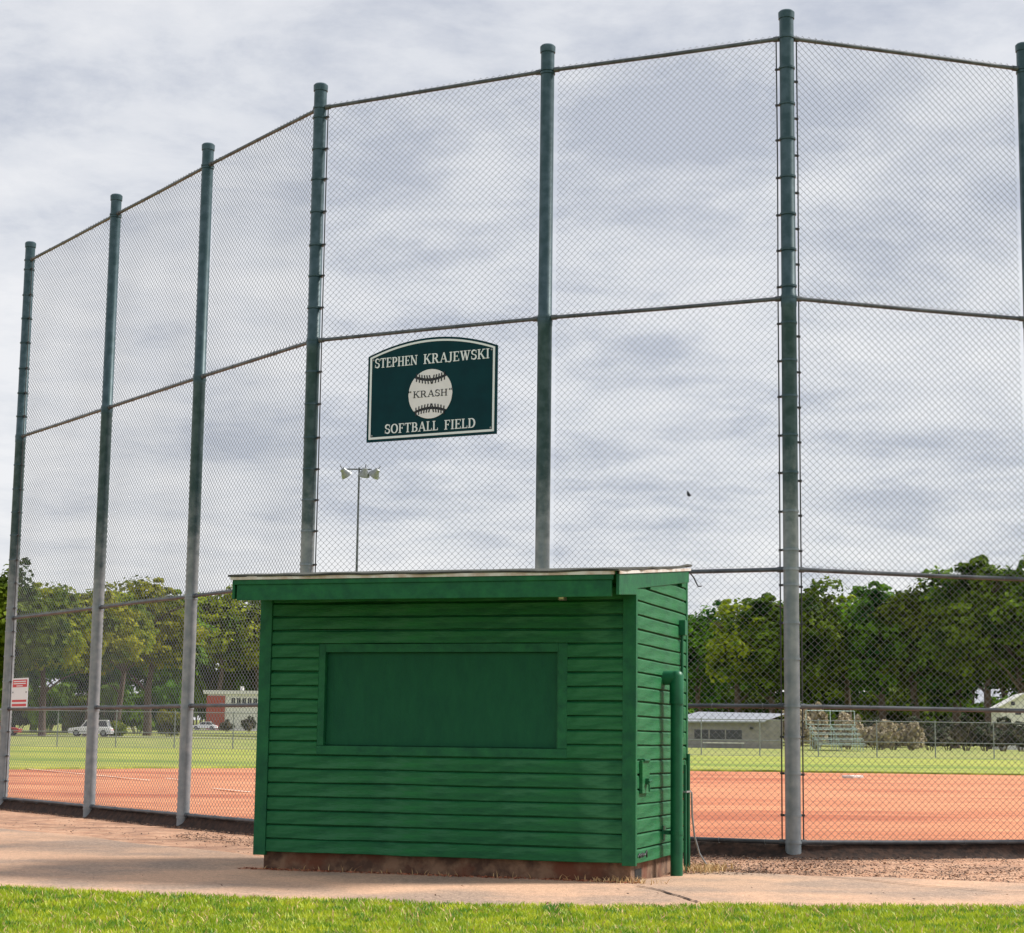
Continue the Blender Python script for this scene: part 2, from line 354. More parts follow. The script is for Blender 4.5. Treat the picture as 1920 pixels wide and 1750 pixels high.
for i, p in enumerate(POSTS):
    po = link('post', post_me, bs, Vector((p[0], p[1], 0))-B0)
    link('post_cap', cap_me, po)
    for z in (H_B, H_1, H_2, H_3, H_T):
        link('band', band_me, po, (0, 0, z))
        if i not in TERM: link('band', band_me, po, (0, 0, z-.035))
    for s in TERM.get(i, ()):
        d = pdir(i, s); ang = math.atan2(d.y, d.x)
        z = .42
        while z < H_T-.12:
            if min(abs(z-h) for h in (H_1, H_2, H_3)) > .09:
                if s == TERM[i][0]: link('tension_band', band_me, po, (0, 0, z))
                bo = link('bolt', bolt_me, po, (0, 0, z)); bo.rotation_euler.z = ang
            z += .40+random.uniform(-.03, .03)
        for za, zb in ((H_B, H_2+.03), (H_2+.02, H_3+.03), (H_3+.02, H_T+.03)):
            q = d*(PR+.036)
            MB().tube([(q.x, q.y, za), (q.x+.006*random.uniform(-1,1), q.y, (za+zb)/2), (q.x, q.y, zb)], .0075, 6).build('tension_bar', 'dark_steel', po)
# fabric: one bay, 1 wide and 1 high in units that are scaled to each bay
CW, CH = 68, 40
def fabric_mesh(name, W, H, nw, nh, rad, sides=4):
    V = []; F = []; w_ = W/nw; hh = H/nh/2
    for k in range(nw):
        x0 = (k+.5)*w_; pts = []
        for j in range(2*nh+2):
            sgn = 1 if (j+k) % 2 == 0 else -1
            jit = .0012*math.sin(k*3.7+j*1.9)
            bx = .010*mnoise.noise(Vector((x0*.7, j*hh*.7, 3)))*math.sin(math.pi*min(1, max(0, x0/W))); by = .030*mnoise.noise(Vector((x0*.8, j*hh*.8, 9)))
            pts.append((x0+sgn*(w_/2+.0015)+jit+bx, by+ .003*(1 if sgn > 0 else -1), j*hh))
        b0 = len(V)
        for j, (x, y, z) in enumerate(pts):
            for q in range(sides):
                t = math.pi/4+2*math.pi*q/sides
                V.append((x+rad*1.35*math.cos(t)*.95, y+rad*math.sin(t)*1.35, z))
        for j in range(len(pts)-1):
            for q in range(sides):
                F.append((b0+j*sides+q, b0+j*sides+(q+1) % sides, b0+(j+1)*sides+(q+1) % sides, b0+(j+1)*sides+q))
    return np_mesh(name, V, F, 'wire')
FW = 3.0; FH = 2.94
tie_me = MB().tube([(0, .006+.031*math.cos(math.pi*q/4), .029*math.sin(math.pi*q/4)) for q in range(9)], .0028, 4, False).mesh('wire_tie', 'wire', fix=False)
fab = fabric_mesh('chain_link', FW, FH, CW, CH, .0022)
for i in range(len(POSTS)-1):
    a = Vector((*POSTS[i], 0)); b_ = Vector((*POSTS[i+1], 0)); d = (b_-a); L = d.length; d.normalize(); ang = math.atan2(d.y, d.x)
    nrm = Vector((-d.y, d.x, 0))
    for z in (H_B, H_1, H_2, H_3, H_T):
        r0 = .023
        sag = random.uniform(-.006, .006)
        p0 = a+d*(PR+.004); p1 = b_-d*(PR+.004); mid = (p0+p1)/2
        mb = MB(); zz_ = Vector((0, 0, z))
        mb.tube([p0+zz_-B0, p0+d*.06+zz_-B0], .031, 12); mb.tube([p1-d*.06+zz_-B0, p1+zz_-B0], .031, 12)
        mb.tube([p0+d*.05+zz_-B0, mid+zz_+Vector((0, 0, sag))-B0, p1-d*.05+zz_-B0], r0, 12)
        mb.build('rail', 'rail_steel', bs, smooth=True)
    g0 = PR+.04
    for za, zb in ((H_B-.02, H_2+.05), (H_2-.01, H_3+.05), (H_3-.01, H_T+.055)):
        o = link('chain_link_panel', fab, bs, a+d*g0+nrm*.030+Vector((0, 0, za))-B0)
        o.rotation_euler.z = ang; o.scale = ((L-2*g0)/FW, 1, (zb-za)/(FH*(CH+.5)/CH))
    # wire ties that hold the fabric to the rails
    for z in (H_B, H_1, H_2, H_3, H_T):
        x = .35
        while x < L-.2:
            o = link('wire_tie', tie_me, bs, a+d*(x+random.uniform(-.05, .05))-B0+Vector((0, 0, z))); o.rotation_euler.z = ang; x += .55

# ------------------------------------------------------------------ lettering
def stroke(mb, p, q, wd, y0, y1):
    p = Vector(p); q = Vector(q); d = (q-p); d.normalize(); nn = Vector((-d.y, d.x))*wd/2
    mb.prism([tuple(p-nn), tuple(q-nn), tuple(q+nn), tuple(p+nn)], y0, y1, 'y')
def ribbon(mb, pts, wd, y0, y1):
    pts = [Vector(p) for p in pts]; L = len(pts); A = []; Bq = []
    for i, p in enumerate(pts):
        t = (pts[min(i+1, L-1)]-pts[max(i-1, 0)]).normalized(); nn = Vector((-t.y, t.x)); ww = (wd[i] if isinstance(wd, list) else wd)/2
        A.append(p-nn*ww); Bq.append(p+nn*ww)
    for i in range(L-1): mb.prism([tuple(A[i]), tuple(A[i+1]), tuple(Bq[i+1]), tuple(Bq[i])], y0, y1, 'y')
TK, TN, SH = .17, .085, .07
def arc(cx, cy, rx, ry, a0, a1, n=14): return [(cx+rx*math.cos(R(a0+(a1-a0)*i/n)), cy+ry*math.sin(R(a0+(a1-a0)*i/n))) for i in range(n+1)]
def bulge(n, lo=TN, hi=TK): return [lo+(hi-lo)*math.sin(math.pi*i/n)**1 for i in range(n+1)]
GLY = {
 'S': (.62, [('r', arc(.31,.735,.205,.215,35,270), bulge(14)), ('r', arc(.31,.275,.22,.225,90,-145), bulge(14)), ('l',(.53,.66),(.53,.96),.06), ('l',(.07,.05),(.07,.36),.06)]),
 'T': (.72, [('l',(.36,0),(.36,.95),TK),('l',(.03,.955),(.69,.955),.09),('l',(.055,.76),(.055,.97),.06),('l',(.665,.76),(.665,.97),.06),('s',.36,0)]),
 'E': (.66, [('l',(.17,0),(.17,1),TK),('l',(.02,.958),(.60,.958),.084),('l',(.02,.042),(.63,.042),.084),('l',(.2,.51),(.46,.51),.08),('l',(.575,.77),(.575,.97),.06),('l',(.605,.02),(.605,.25),.06),('l',(.45,.4),(.45,.62),.055)]),
 'F': (.62, [('l',(.17,0),(.17,1),TK),('l',(.02,.958),(.58,.958),.084),('l',(.2,.51),(.44,.51),.08),('l',(.555,.75),(.555,.97),.06),('l',(.43,.4),(.43,.62),.055),('s',.17,0)]),
 'P': (.66, [('l',(.17,0),(.17,1),TK),('l',(.02,.958),(.34,.958),.084),('l',(.2,.47),(.34,.47),.084),('r',arc(.34,.714,.225,.245,90,-90),bulge(14,.085,.18)),('s',.17,0)]),
 'H': (.84, [('l',(.18,0),(.18,1),TK),('l',(.66,0),(.66,1),TK),('l',(.2,.51),(.64,.51),.085),('s',.18,0),('s',.66,0),('s',.18,1),('s',.66,1)]),
 'N': (.84, [('l',(.15,0),(.15,.98),TN),('l',(.70,0),(.70,1),TN),('l',(.14,.95),(.68,.05),TK),('s',.15,0),('s',.13,1),('s',.70,1)]),
 'K': (.84, [('l',(.18,0),(.18,1),TK),('l',(.24,.42),(.64,.97),.085),('l',(.36,.58),(.70,.03),TK),('s',.18,0),('s',.18,1),('s',.66,1),('s',.70,0)]),
 'R': (.80, [('l',(.17,0),(.17,1),TK),('l',(.02,.958),(.34,.958),.084),('l',(.2,.49),(.38,.49),.084),('r',arc(.34,.724,.225,.235,90,-90),bulge(14,.085,.18)),('l',(.40,.48),(.64,.03),TK),('s',.17,0),('s',.69,0)]),
 'A': (.84, [('l',(.12,.02),(.42,.98),.085),('l',(.42,1),(.71,.02),TK),('l',(.22,.34),(.60,.34),.08),('s',.12,0),('s',.72,0)]),
 'J': (.48, [('l',(.29,.2),(.29,1),TK),('r',arc(.13,.2,.165,.2,0,-140),[.17-.08*i/14 for i in range(15)]),('s',.29,1)]),
 'W': (1.12,[('l',(.16,.98),(.38,.02),TK),('l',(.38,.02),(.57,.95),.085),('l',(.55,.98),(.76,.02),TK),('l',(.76,.02),(.97,.98),.085),('s',.16,1),('s',.56,1),('s',.96,1)]),
 'I': (.38, [('l',(.19,0),(.19,1),TK),('s',.19,0),('s',.19,1)]),
 'O': (.82, [('r',arc(.41,.5,.31,.46,90,450,28),[.085+.105*abs(math.sin(2*math.pi*i/28)) for i in range(29)])]),
 'B': (.70, [('l',(.17,0),(.17,1),TK),('l',(.02,.958),(.34,.958),.084),('l',(.02,.042),(.36,.042),.084),('l',(.2,.51),(.36,.51),.08),('r',arc(.34,.735,.20,.222,90,-90),bulge(14,.085,.17)),('r',arc(.36,.277,.235,.236,90,-90),bulge(14,.085,.18))]),
 'L': (.62, [('l',(.17,0),(.17,1),TK),('l',(.02,.042),(.58,.042),.084),('l',(.565,.02),(.565,.27),.06),('s',.17,1)]),
 'D': (.80, [('l',(.17,0),(.17,1),TK),('l',(.02,.958),(.34,.958),.084),('l',(.02,.042),(.34,.042),.084),('r',arc(.34,.5,.32,.46,90,-90,20),bulge(20,.085,.19))]),
 '"': (.30, [('l',(.08,.98),(.08,.80),.08),('l',(.22,.98),(.22,.80),.08)]),
 ' ': (.40, [])}
def lettering(txt, u0, u1, zb, h, y0, y1, tk=1.0, slope=0):
    mb = MB(); tot = sum(GLY[c][0] for c in txt)+.03*(len(txt)-1); s = (u1-u0)/tot; x = u0; k = 0
    for c in txt:
        wd, st = GLY[c]
        T = lambda p: (x+p[0]*s, zb+p[1]*h)
        for g in st:
            k += 1; yy = y0-.00003*k          # keep overlapping strokes off one plane
            if g[0] == 'l': stroke(mb, T(g[1]), T(g[2]), g[3]*(s+h)/2*tk, yy, y1)
            elif g[0] == 'r': ribbon(mb, [T(p) for p in g[1]], [q*(s+h)/2*tk for q in g[2]], yy, y1)
            else:
                zc = g[2]-.035 if g[2] else .035
                stroke(mb, T((g[1]-.15, zc)), T((g[1]+.15, zc)), SH*h, yy, y1)
        x += (wd+.03)*s
    return mb

# ------------------------------------------------------------------ field sign on the backstop (local x along the fence, -y to the camera, z up)
a = Vector((*POSTS[3], 0)); b_ = Vector((*POSTS[4], 0)); d = (b_-a).normalized(); nrm = Vector((-d.y, d.x, 0))
SU, SZ = 1.68, 4.612
fs = empty('field_sign', a+d*SU-nrm*.030+Vector((0, 0, SZ)), math.atan2(d.y, d.x), 'dark green arched field name sign with white lettering and ball hung on the fence', 'sign')
hw, hs, ha = .865, 1.032, .165
def outline(ins, n=20):
    x1 = hw-ins; pts = [(-x1, ins), (x1, ins)]
    for i in range(n+1):
        x = x1-2*x1*i/n; pts.append((x, hs-ins*.9+ha*(1-(x/hw)**2)))
    return pts
bevel(MB().prism(outline(0), -.022, 0, 'y').build('sign_board', 'sign_green', fs), .003, 1)
mb = MB(); A_, B_ = outline(.030), outline(.056); nA = len(A_)
for i in range(nA):
    j = (i+1) % nA; mb.prism([A_[i], A_[j], B_[j], B_[i]], -.0245, -.020, 'y')
mb.build('border_line', 'sign_white', fs)
for t, u0, u1 in (('STEPHEN', -.770, -.190), ('KRAJEWSKI', -.110, .765)): lettering(t, u0, u1, .885, .116, -.0255, -.020, .88).build('lettering', 'sign_white', fs)
for t, u0, u1 in (('SOFTBALL', -.615, .105), ('FIELD', .185, .60)): lettering(t, u0, u1, .088, .112, -.0255, -.020, .88).build('lettering', 'sign_white', fs)
bc = (-.008, .525); br = .292
# ball: three white pieces with open seams showing the green board
def inside(px, pz): return (px-bc[0])**2+(pz-bc[1])**2
mb = MB(); n = 60
def seam(u, s): return s*(.168+.55*u*u/.303*.55)        # height of the seam centre line over the ball centre
gap = .016
xs = [(-1+2*i/n)*br*.9995 for i in range(n+1)]
for i in range(n):
    xa_, xb_ = xs[i], xs[i+1]; ca = math.sqrt(max(0, br*br-xa_*xa_)); cb = math.sqrt(max(0, br*br-xb_*xb_))
    la, lb = min(ca, seam(xa_, 1)-gap), min(cb, seam(xb_, 1)-gap)
    P = lambda x, z: (bc[0]+x, bc[1]+z)
    mb.prism([P(xa_, -la), P(xb_, -lb), P(xb_, lb), P(xa_, la)], -.0265, -.0200, 'y')
    for s in (1, -1):
        ta, tb = seam(xa_, 1)+gap, seam(xb_, 1)+gap
        if ca > ta+.001 and cb > tb+.001:
            mb.prism([P(xa_, s*ta), P(xb_, s*tb), P(xb_, s*cb), P(xa_, s*ca)], -.0265, -.0200, 'y')
ball = mb.build('ball_emblem', 'ball_white', fs)
for s in (1, -1):
    mb = MB(); pts = []
    for i in range(25):
        x = -.205+.41*i/24; pts.append((bc[0]+x, bc[1]+seam(x, s)))
    ribbon(mb, pts, .015, -.0285, -.0200)
    for i in range(11):
        x = -.185+.37*i/10; z = seam(x, s); sl_ = s*2*.55*.55*x/.303; t = Vector((1, sl_)).normalized(); nn = Vector((-t.y, t.x))
        c = Vector((bc[0]+x, bc[1]+z))
        for q in (1, -1):
            stroke(mb, c, c+nn*q*.052+Vector((1 if x > 0 else -1, 0))*.016*(q*s), .015, -.0290-.0001*i, -.0200)
    mb.build('seam_stitches', 'ink', ball)
lettering('KRASH', -.232+bc[0], .232+bc[0], .488, .080, -.0285, -.0262, .85).build('lettering', 'ink', ball)
for x in (-.272, .268):
    mb = MB()
    for q in (-.012, .010): stroke(mb, (bc[0]+x+q, .572), (bc[0]+x+q, .552), .013, -.0285, -.0262)
    mb.build('quotation_mark', 'ink', ball)
for x, z in ((-.79, .985), (.79, .985), (-.79, .075), (.79, .075)):
    o = MB().lathe([(.011, 0), (.011, .003), (.006, .006)], 10).build('screw', 'galv', fs, (x, -.022, z)); o.rotation_euler.x = R(90)

# red and white notice near the far end of the fence
a = Vector((*POSTS[0], 0)); b_ = Vector((*POSTS[1], 0)); d = (b_-a).normalized(); nrm = Vector((-d.y, d.x, 0))
rs = empty('notice_sign', a+d*.61-nrm*.028+Vector((0, 0, 1.562)), math.atan2(d.y, d.x), 'small red and white notice sign on the fence beside the leftmost post', 'sign')
MB().box(-.335, .335, -.008, 0, 0, .455).build('sign_board', 'sign_white', rs)
MB().box(-.30, .30, -.0105, -.006, .315, .43).build('red_header', 'sign_red', rs)
mb = MB(); mb.box(-.26, .26, -.013, -.008, .395, .410); mb.box(-.26, .26, -.0131, -.008, .362, .377); mb.box(-.13, .13, -.0132, -.008, .327, .340); mb.build('header_text_lines', 'sign_white', rs)
mb = MB(); mb.box(-.30, .30, -.0105, -.006, .085, .118); mb.box(-.30, .30, -.0106, -.006, .018, .055); mb.build('red_footer', 'sign_red', rs)
mb = MB()
for x, z in ((-.28, .235), (.28, .235)): mb.box(x-.012, x+.012, -.0125, -.006, z-.012, z+.012)
mb.build('bolt_heads', 'dark_steel', rs)

# leaf caught in the wire
a = Vector((*POSTS[4], 0)); b_ = Vector((*POSTS[5], 0)); d = (b_-a).normalized(); nrm = Vector((-d.y, d.x, 0))
mb = MB().poly([(-.022,0,.03),(-.012,-.004,.038),(.004,-.008,.018),(.026,-.002,-.022),(.002,-.009,-.03),(-.018,-.006,-.018),(-.022,.004,.03),(-.012,.0,.038),(.004,-.004,.018),(.026,.002,-.022),(.002,-.005,-.03),(-.018,-.002,-.018)],
    [(0,1,2,3,4,5),(11,10,9,8,7,6)]+[(i,i+6,(i+1)%6+6,(i+1)%6) for i in range(6)])
o = mb.build('dead_leaf', 'ink', None, a+d*1.71+nrm*.012+Vector((0, 0, 3.83)), fix=False); o.rotation_euler.z = math.atan2(d.y, d.x)
tag(o, 'tiny dark dead leaf caught in the wire against the sky', 'leaf')

# ------------------------------------------------------------------ green shed (local u along the front, v into depth, z up)
W_, D_, ZB = 3.413, 1.95, .159
SO = Vector((-2.2025, 16.867, 0)); YAW = -.3131
sh = empty('scorer_shed', SO, YAW, 'dark green clapboard shed with shuttered hatch in front of the backstop', 'shed')
EX = .1213; OV = .5935
def zroof(v): return 2.5285+(v+OV)*.0982-.03       # underside of the roof deck
bevel(MB().box(.045, W_-.035, .045, D_-.05, -.25, ZB+.01).build('foundation', 'foundation', sh), .012, 2)
# wall body
mb = MB(); mb.prism([(.05, ZB), (D_-.03, ZB), (D_-.03, zroof(D_-.03)), (.05, zroof(.05))], .02, W_-.02, 'x'); mb.build('wall', 'green_trim', sh)
def clap(L, prof, seed, amp=.0070, n=22):
    """board along x from 0 to L, outwards is -y"""
    mb = MB(); k = len(prof); V = []
    for i in range(n+1):
        x = L*i/n; dz = amp*(mnoise.noise(Vector((x*1.1+seed*7.1, seed*3.3, 0)))+.5*mnoise.noise(Vector((x*3.7+seed*2.1, seed*1.3, 4)))); dy = .002*mnoise.noise(Vector((x*2.1, seed*5.7, 9)))
        for (o_, z) in prof:
            V.append((x, -o_+(dy if o_ > 0 else 0), z+(dz if z < .112 and o_ > 0 else 0)))
    F = []
    for i in range(n):
        for j in range(k): F.append((i*k+j, i*k+(j+1) % k, (i+1)*k+(j+1) % k, (i+1)*k+j))
    F += [tuple(range(k)), tuple(reversed(range(n*k, n*k+k)))]
    return mb.poly(V, F)
PROF = [(-.052, 0), (.015, 0), (.0195, .004), (.018, .098), (.006, .1105), (-.012, .1125), (-.012, EX-.0005), (-.052, EX-.0005)]
sd_ = 0
OPEN = (.614, 2.755, 1.085, 1.900)
for k in range(19):
    z = ZB+EX*k; sd_ += 1
    spans = [(.095, W_-.092)] if (k < 7 or k > 14) else [(.095, .552), (2.836, W_-.092)]
    for (u0, u1) in spans:
        o = clap(u1-u0, PROF, sd_+u0).build('clapboard', 'green_paint', sh, (u0, 0, z)); 
# side boards (right wall, outwards +u)
for k in range(21):
    z = ZB+EX*k; sd_ += 1
    v0, v1 = .028, D_-.045
    if z+EX > zroof(v0)-.02:
        v0 = max(v0, (z+EX+.02-2.4985)/.0982-OV)
    if v1-v0 < .15: continue
    o = clap(v1-v0, PROF, sd_, .005).build('clapboard', 'green_paint', sh, (W_, v0, z)); o.rotation_euler.z = R(90)
# corner boards
bevel(MB().box(-.022, .092, -.030, .02, ZB-.03, zroof(-.0)-.005).build('corner_board', 'green_trim', sh), .003)
bevel(MB().box(W_-.092, W_+.024, -.028, .026, ZB-.02, zroof(0)-.005).build('corner_board', 'green_trim', sh), .003)
bevel(MB().box(W_-.01, W_+.024, D_-.045, D_+.01, ZB-.02, zroof(D_)-.02).build('corner_board', 'green_trim', sh), .003)
# hatch: frame boards and the recessed shutter
bevel(MB().box(.552, .614, -.017, .05, 1.0875, 1.973).build('window_trim', 'green_trim', sh), .003)
bevel(MB().box(2.755, 2.836, -.017, .05, 1.0875, 1.973).build('window_trim', 'green_trim', sh), .003)
bevel(MB().box(.6145, 2.7545, -.0165, .05, 1.900, 1.973).build('window_trim', 'green_trim', sh), .003)
bevel(MB().box(.552, 2.836, -.021, .05, 1.0085, 1.085).build('window_sill', 'green_trim', sh), .004)
mb = MB().box(.6165, 2.7525, .034, .0515, 1.094, 1.894); sht = mb.build('shutter_panel', 'green_panel', sh)
MB().box(2.744, 2.7548, -.006, .034, 1.0855, 1.8995).build('stop_bead', 'green_trim', sht)
# roof
def rpt(v, off): return (v, 2.5285+(v+OV)*.0982+off)
def roofslab(v0, v1, o0, o1, u0, u1): return MB().prism([rpt(v0, o0), rpt(v1, o0), rpt(v1, o1), rpt(v0, o1)], u0, u1, 'x')
roofslab(-OV-.01, D_+.10, -.03, -.004, .0, W_+.0).build('roof_deck', 'green_trim', sh)
# felt with a ragged, slightly curled edge
mb = MB(); nu, nv = 60, 22; V = []
for i in range(nu+1):
    for j in range(nv+1):
        u = -.045+(W_+.085)*i/nu; v = -OV-.05+(D_+OV+.19)*j/nv
        ed = min(i, nu-i, 2) ; 
        if i in (0, nu): u += .022*mnoise.noise(Vector((v*4, i, 3)))
        if j in (0, nv): v += .020*mnoise.noise(Vector((u*3, j, 5)))
        z = rpt(v, .020)[1]+.006*mnoise.noise(Vector((u*2.5, v*2.5, 2)))
        if j == 0: z += -.006+.016*mnoise.noise(Vector((u*2.3, 0, 8)))
        if i == nu: z += .010*mnoise.noise(Vector((v*3.5, 4, 1)))+(.012 if j > nv-3 else 0)
        V.append((u, v, z))
q = nv+1; nV = len(V)
V += [(x, y, z-.017) for x, y, z in V]
F = [(i*q+j, (i+1)*q+j, (i+1)*q+j+1, i*q+j+1) for i in range(nu) for j in range(nv)]
F += [tuple(nV+t for t in reversed(fc)) for fc in F]
for i in range(nu):
    for j in (0, nv): F.append((i*q+j, (i+1)*q+j, nV+(i+1)*q+j, nV+i*q+j))
for j in range(nv):
    for i in (0, nu): F.append((i*q+j, i*q+j+1, nV+i*q+j+1, nV+i*q+j))
mb.poly(V, F).build('roof_felt', 'roof_felt', sh)
mb = MB().prism([rpt(-OV-.045, -.028), rpt(-OV-.012, -.028), rpt(-OV-.012, -.001), rpt(-OV-.045, -.001)], -.03, W_-.01, 'x'); mb.build('drip_edge', 'drip_edge', sh)
mb = MB().prism([rpt(-OV-.02, -.026), rpt(D_+.09, -.026), rpt(D_+.09, -.001), rpt(-OV-.02, -.001)], W_+.026, W_+.036, 'x'); mb.build('drip_edge', 'drip_edge', sh)
# fascia: upper moulding and board
zf = 2.5285-.03
bevel(MB().box(.0, W_-.02, -OV-.036, -OV-.012, zf-.045, zf+.001).build('fascia_moulding', 'green_trim', sh), .006)
bevel(MB().box(.025, W_-.035, -OV-.024, -OV+.002, zf-.180, zf-.0455).build('fascia_board', 'green_trim', sh), .003)
# soffit
mb = MB().prism([rpt(-OV+.003, -.036), rpt(.03, -.036), rpt(.03, -.031), rpt(-OV+.003, -.031)], .03, W_-.03, 'x'); mb.build('soffit', 'green_trim', sh)
# rake boards
for u0, u1 in ((W_+.0, W_+.026), (-.026, .0)):
    mb = MB().prism([rpt(-OV-.012, -.027), rpt(D_+.05, -.027), rpt(D_+.05, -.135), rpt(.05, -.155), rpt(-.01, -.158), rpt(-.01, -.208), rpt(-OV-.012, -.195)], u0, u1, 'x')
    bevel(mb.build('rake_board', 'green_trim', sh), .003)
# bent strip of drip edge hanging at the rear corner
MB().tube([(W_+.03, D_+.04, 2.745), (W_+.06, D_+.10, 2.70), (W_+.085, D_+.12, 2.64), (W_+.10, D_+.12, 2.615), (W_+.13, D_+.13, 2.62)], .007, 5).build('loose_trim', 'dark_steel', sh)
# small lamp under the eave
ml = MB().box(2.765, 2.825, -.075, -.019, 2.335, 2.395).build('eave_light', 'galv', sh); MB().box(2.775, 2.815, -.080, -.0755, 2.343, 2.385).build('lens', 'lens', ml)
# vent pipe with elbow, collar and clamp
pu, pv, pr = W_+.135, 1.00, .054
mb = MB(); mb.tube([(pu, pv, -.02), (pu, pv, 1.60)], pr, 20); vp = mb.build('vent_pipe', 'pipe_paint', sh, smooth=True)
mb = MB().lathe([(pr+.009, 1.50), (pr+.009, 1.735), (pr-.006, 1.768), (pr*.5, 1.780), (.005, 1.783)], 20, (pu, pv)); mb.tube([(pu+.01, pv, 1.718), (W_+.01, pv, 1.718)], pr+.0095, 20)
mb.build('pipe_elbow', 'pipe_paint', vp, smooth=True)
MB().tube([(pu, pv, 1.49), (pu, pv, 1.515)], pr+.011, 20).build('pipe_collar', 'pipe_paint', vp, smooth=True)
mb = MB(); mb.tube([(pu, pv, .355), (pu, pv, .39)], pr+.006, 20); mb.box(W_+.01, pu-.04, pv-.012, pv+.012, .355, .39); mb.box(W_+.016, W_+.03, pv-.05, pv+.05, .31, .43); mb.build('pipe_clamp', 'pipe_paint', vp)
# electrical conduit and box high on the wall
cdt = MB().tube([(W_+.035, 1.66, 1.2), (W_+.035, 1.66, 2.20)], .014, 8).build('conduit', 'pipe_paint', sh, smooth=True)
bevel(MB().box(W_+.015, W_+.075, 1.615, 1.705, 2.13, 2.27).build('junction_box', 'pipe_paint', cdt), .006)
for v, zt in ((1.72, .95), (1.86, 1.05)):
    MB().tube([(W_+.05, v, -.03), (W_+.05, v, zt)], .016, 8).build('conduit', 'pipe_paint', sh, smooth=True)
MB().box(W_+.016, W_+.07, 1.70, 1.90, .70, .715).build('conduit_strap', 'galv', sh)
MB().tube([(W_+.06, 1.95, .70), (W_+.06, 1.97, .50), (W_+.075, 2.0, .30), (W_+.11, 2.05, .14), (W_+.17, 2.10, .03), (W_+.2, 2.12, -.01)], .009, 7).build('loose_cable', 'galv', sh, smooth=True)
# hinged cover plate
cv = bevel(MB().box(W_+.018, W_+.046, .12, .37, .725, 1.0).build('cover_plate', 'green_paint', sh), .004)
mb = MB(); mb.tube([(W_+.05, .15, 1.0), (W_+.05, .34, 1.0)], .012, 8); mb.build('hinge', 'green_trim', cv)
mb = MB(); mb.box(W_+.046, W_+.075, .22, .27, .80, .85); mb.tube([(W_+.08, .20, .825), (W_+.08, .30, .835)], .009, 6); mb.tube([(W_+.07, .245, .83), (W_+.075, .245, .74)], .008, 6); mb.build('latch', 'green_trim', cv)
MB().box(W_+.017, W_+.04, .40, .50, .80, .86).build('keeper', 'green_trim', cv)
# broken weep opening in the foundation, split board end
mb = MB().box(W_-.039, W_-.030, .18, .40, .000, .098); mb.build('drain_hole', 'dark_hole', sh)
mb = MB()
for t in range(6): 
    vv = .06+.05*t; mb.tube([(W_+.022, vv, .20+.02*random.random()), (W_+.030, vv+.03, .22+.03*random.random()), (W_+.024, vv+.06, .19+.03*random.random())], .006, 5)
mb.build('split_wood', 'dark_steel', sh)

# ------------------------------------------------------------------ litter and dry tufts
def chips(name, P, s0, s1, m, label, cat):
    n = len(P); a = rng.uniform(0, 2*np.pi, n); s = rng.uniform(s0, s1, n); t = rng.uniform(-.6, .6, n); t2 = rng.uniform(-.6, .6, n); asp = rng.uniform(.25, .7, n)
    ux = np.stack([np.cos(a), np.sin(a), t], 1)*s[:, None]; uy = np.stack([-np.sin(a), np.cos(a), t2], 1)*(s*asp)[:, None]
    P = P+np.array([0, 0, .006])+np.abs(np.stack([0*s, 0*s, s*.5], 1))
    V = np.stack([P-ux, P-uy, P+ux, P+uy], 1).reshape(-1, 3); k = np.arange(n)[:, None]*4
    o = link(name, np_mesh(name, V, k+np.array([[0, 1, 2, 3]]), m)); tag(o, label, cat, kind='stuff')
def scat(n, xr, f_, thick):
    x = rng.uniform(*xr, n); y = np.array([f_(q) for q in x])+thick*(rng.beta(1.3, 2.2, n)); z = np.zeros(n)
    return np.stack([x, y, z-.010], 1)
def y_lit(x): return y_pathtop(x)-.15+.25*nz_(x, 0, 1.3, 12)
def scat2(n, xr, pw=1.0):
    x = rng.uniform(*xr, n); t = rng.random(n)**pw; y = np.array([y_fence(q)-.08-(y_fence(q)-.08-y_lit(q))*k for q, k in zip(x, t)])
    return np.stack([x, y, np.full(n, -.014)], 1)
PA = np.concatenate([scat2(15000, (1.45, 5.2), .85), scat2(2600, (5.2, 9), 1.3), scat(2600, (1.25, 2.4), lambda x: 16.7+.1*x, 1.3),
                     scat(2600, (-3.9, -1.9), lambda x: y_fence(x)-2.5, 1.9), scat(2600, (-9, -2.5), lambda x: y_fence(x)-.7, .65),
                     scat(420, (-6.5, -2.2), lambda x: y_fence(x)-3.6, 2.9), scat(160, (-5, 6), lambda x: y_lawn(x)+.3, 2.0)+np.array([0, 0, .016])])
keep = np.array([(.5*nz_(p[0], p[1], 1.6, 4)+.4*nz_(p[0], p[1], 5.5, 7)+.62+.35*(p[1] > y_fence(p[0])-.9)-.18*max(0, p[0]-3.6)) > rng.random() for p in PA]); PA = PA[keep]
chips('leaf_litter', PA, .004, .018, 'litter', 'brown leaf litter and wood chips lying along the foot of the fence', 'litter')
fu = Vector((math.cos(YAW), math.sin(YAW), 0)); fv = Vector((-fu.y, fu.x, 0))
P = []
for k in range(70):
    u = random.random()*W_; q = SO+fu*u+fv*(.02-.07*random.random()); P.append((q.x, q.y, -.005))
for k in range(170):
    q = SO+fu*(W_-.08+.16*random.gauss(0, 1))+fv*(-.02+.06*random.gauss(0, 1)); P.append((q.x, q.y, -.005))
for k in range(330):
    q = SO+fu*(W_+.25+.12*random.gauss(0, 1))+fv*(1.75+.22*random.gauss(0, 1)); P.append((q.x, q.y, .01))
blades('dry_grass', np.array(P), .02, .075, .004, 'dry_straw', 1.6, label='dry straw coloured grass tufts along the shed foundation', cat='dry grass')
P = []
for k in range(1500):
    u = -.15+random.random()*(W_+.2); q = SO+fu*u+fv*(.05-.13*random.random()**1.7-.05*nz_(u, 0, 3, 2)); P.append((q.x, q.y, -.004))
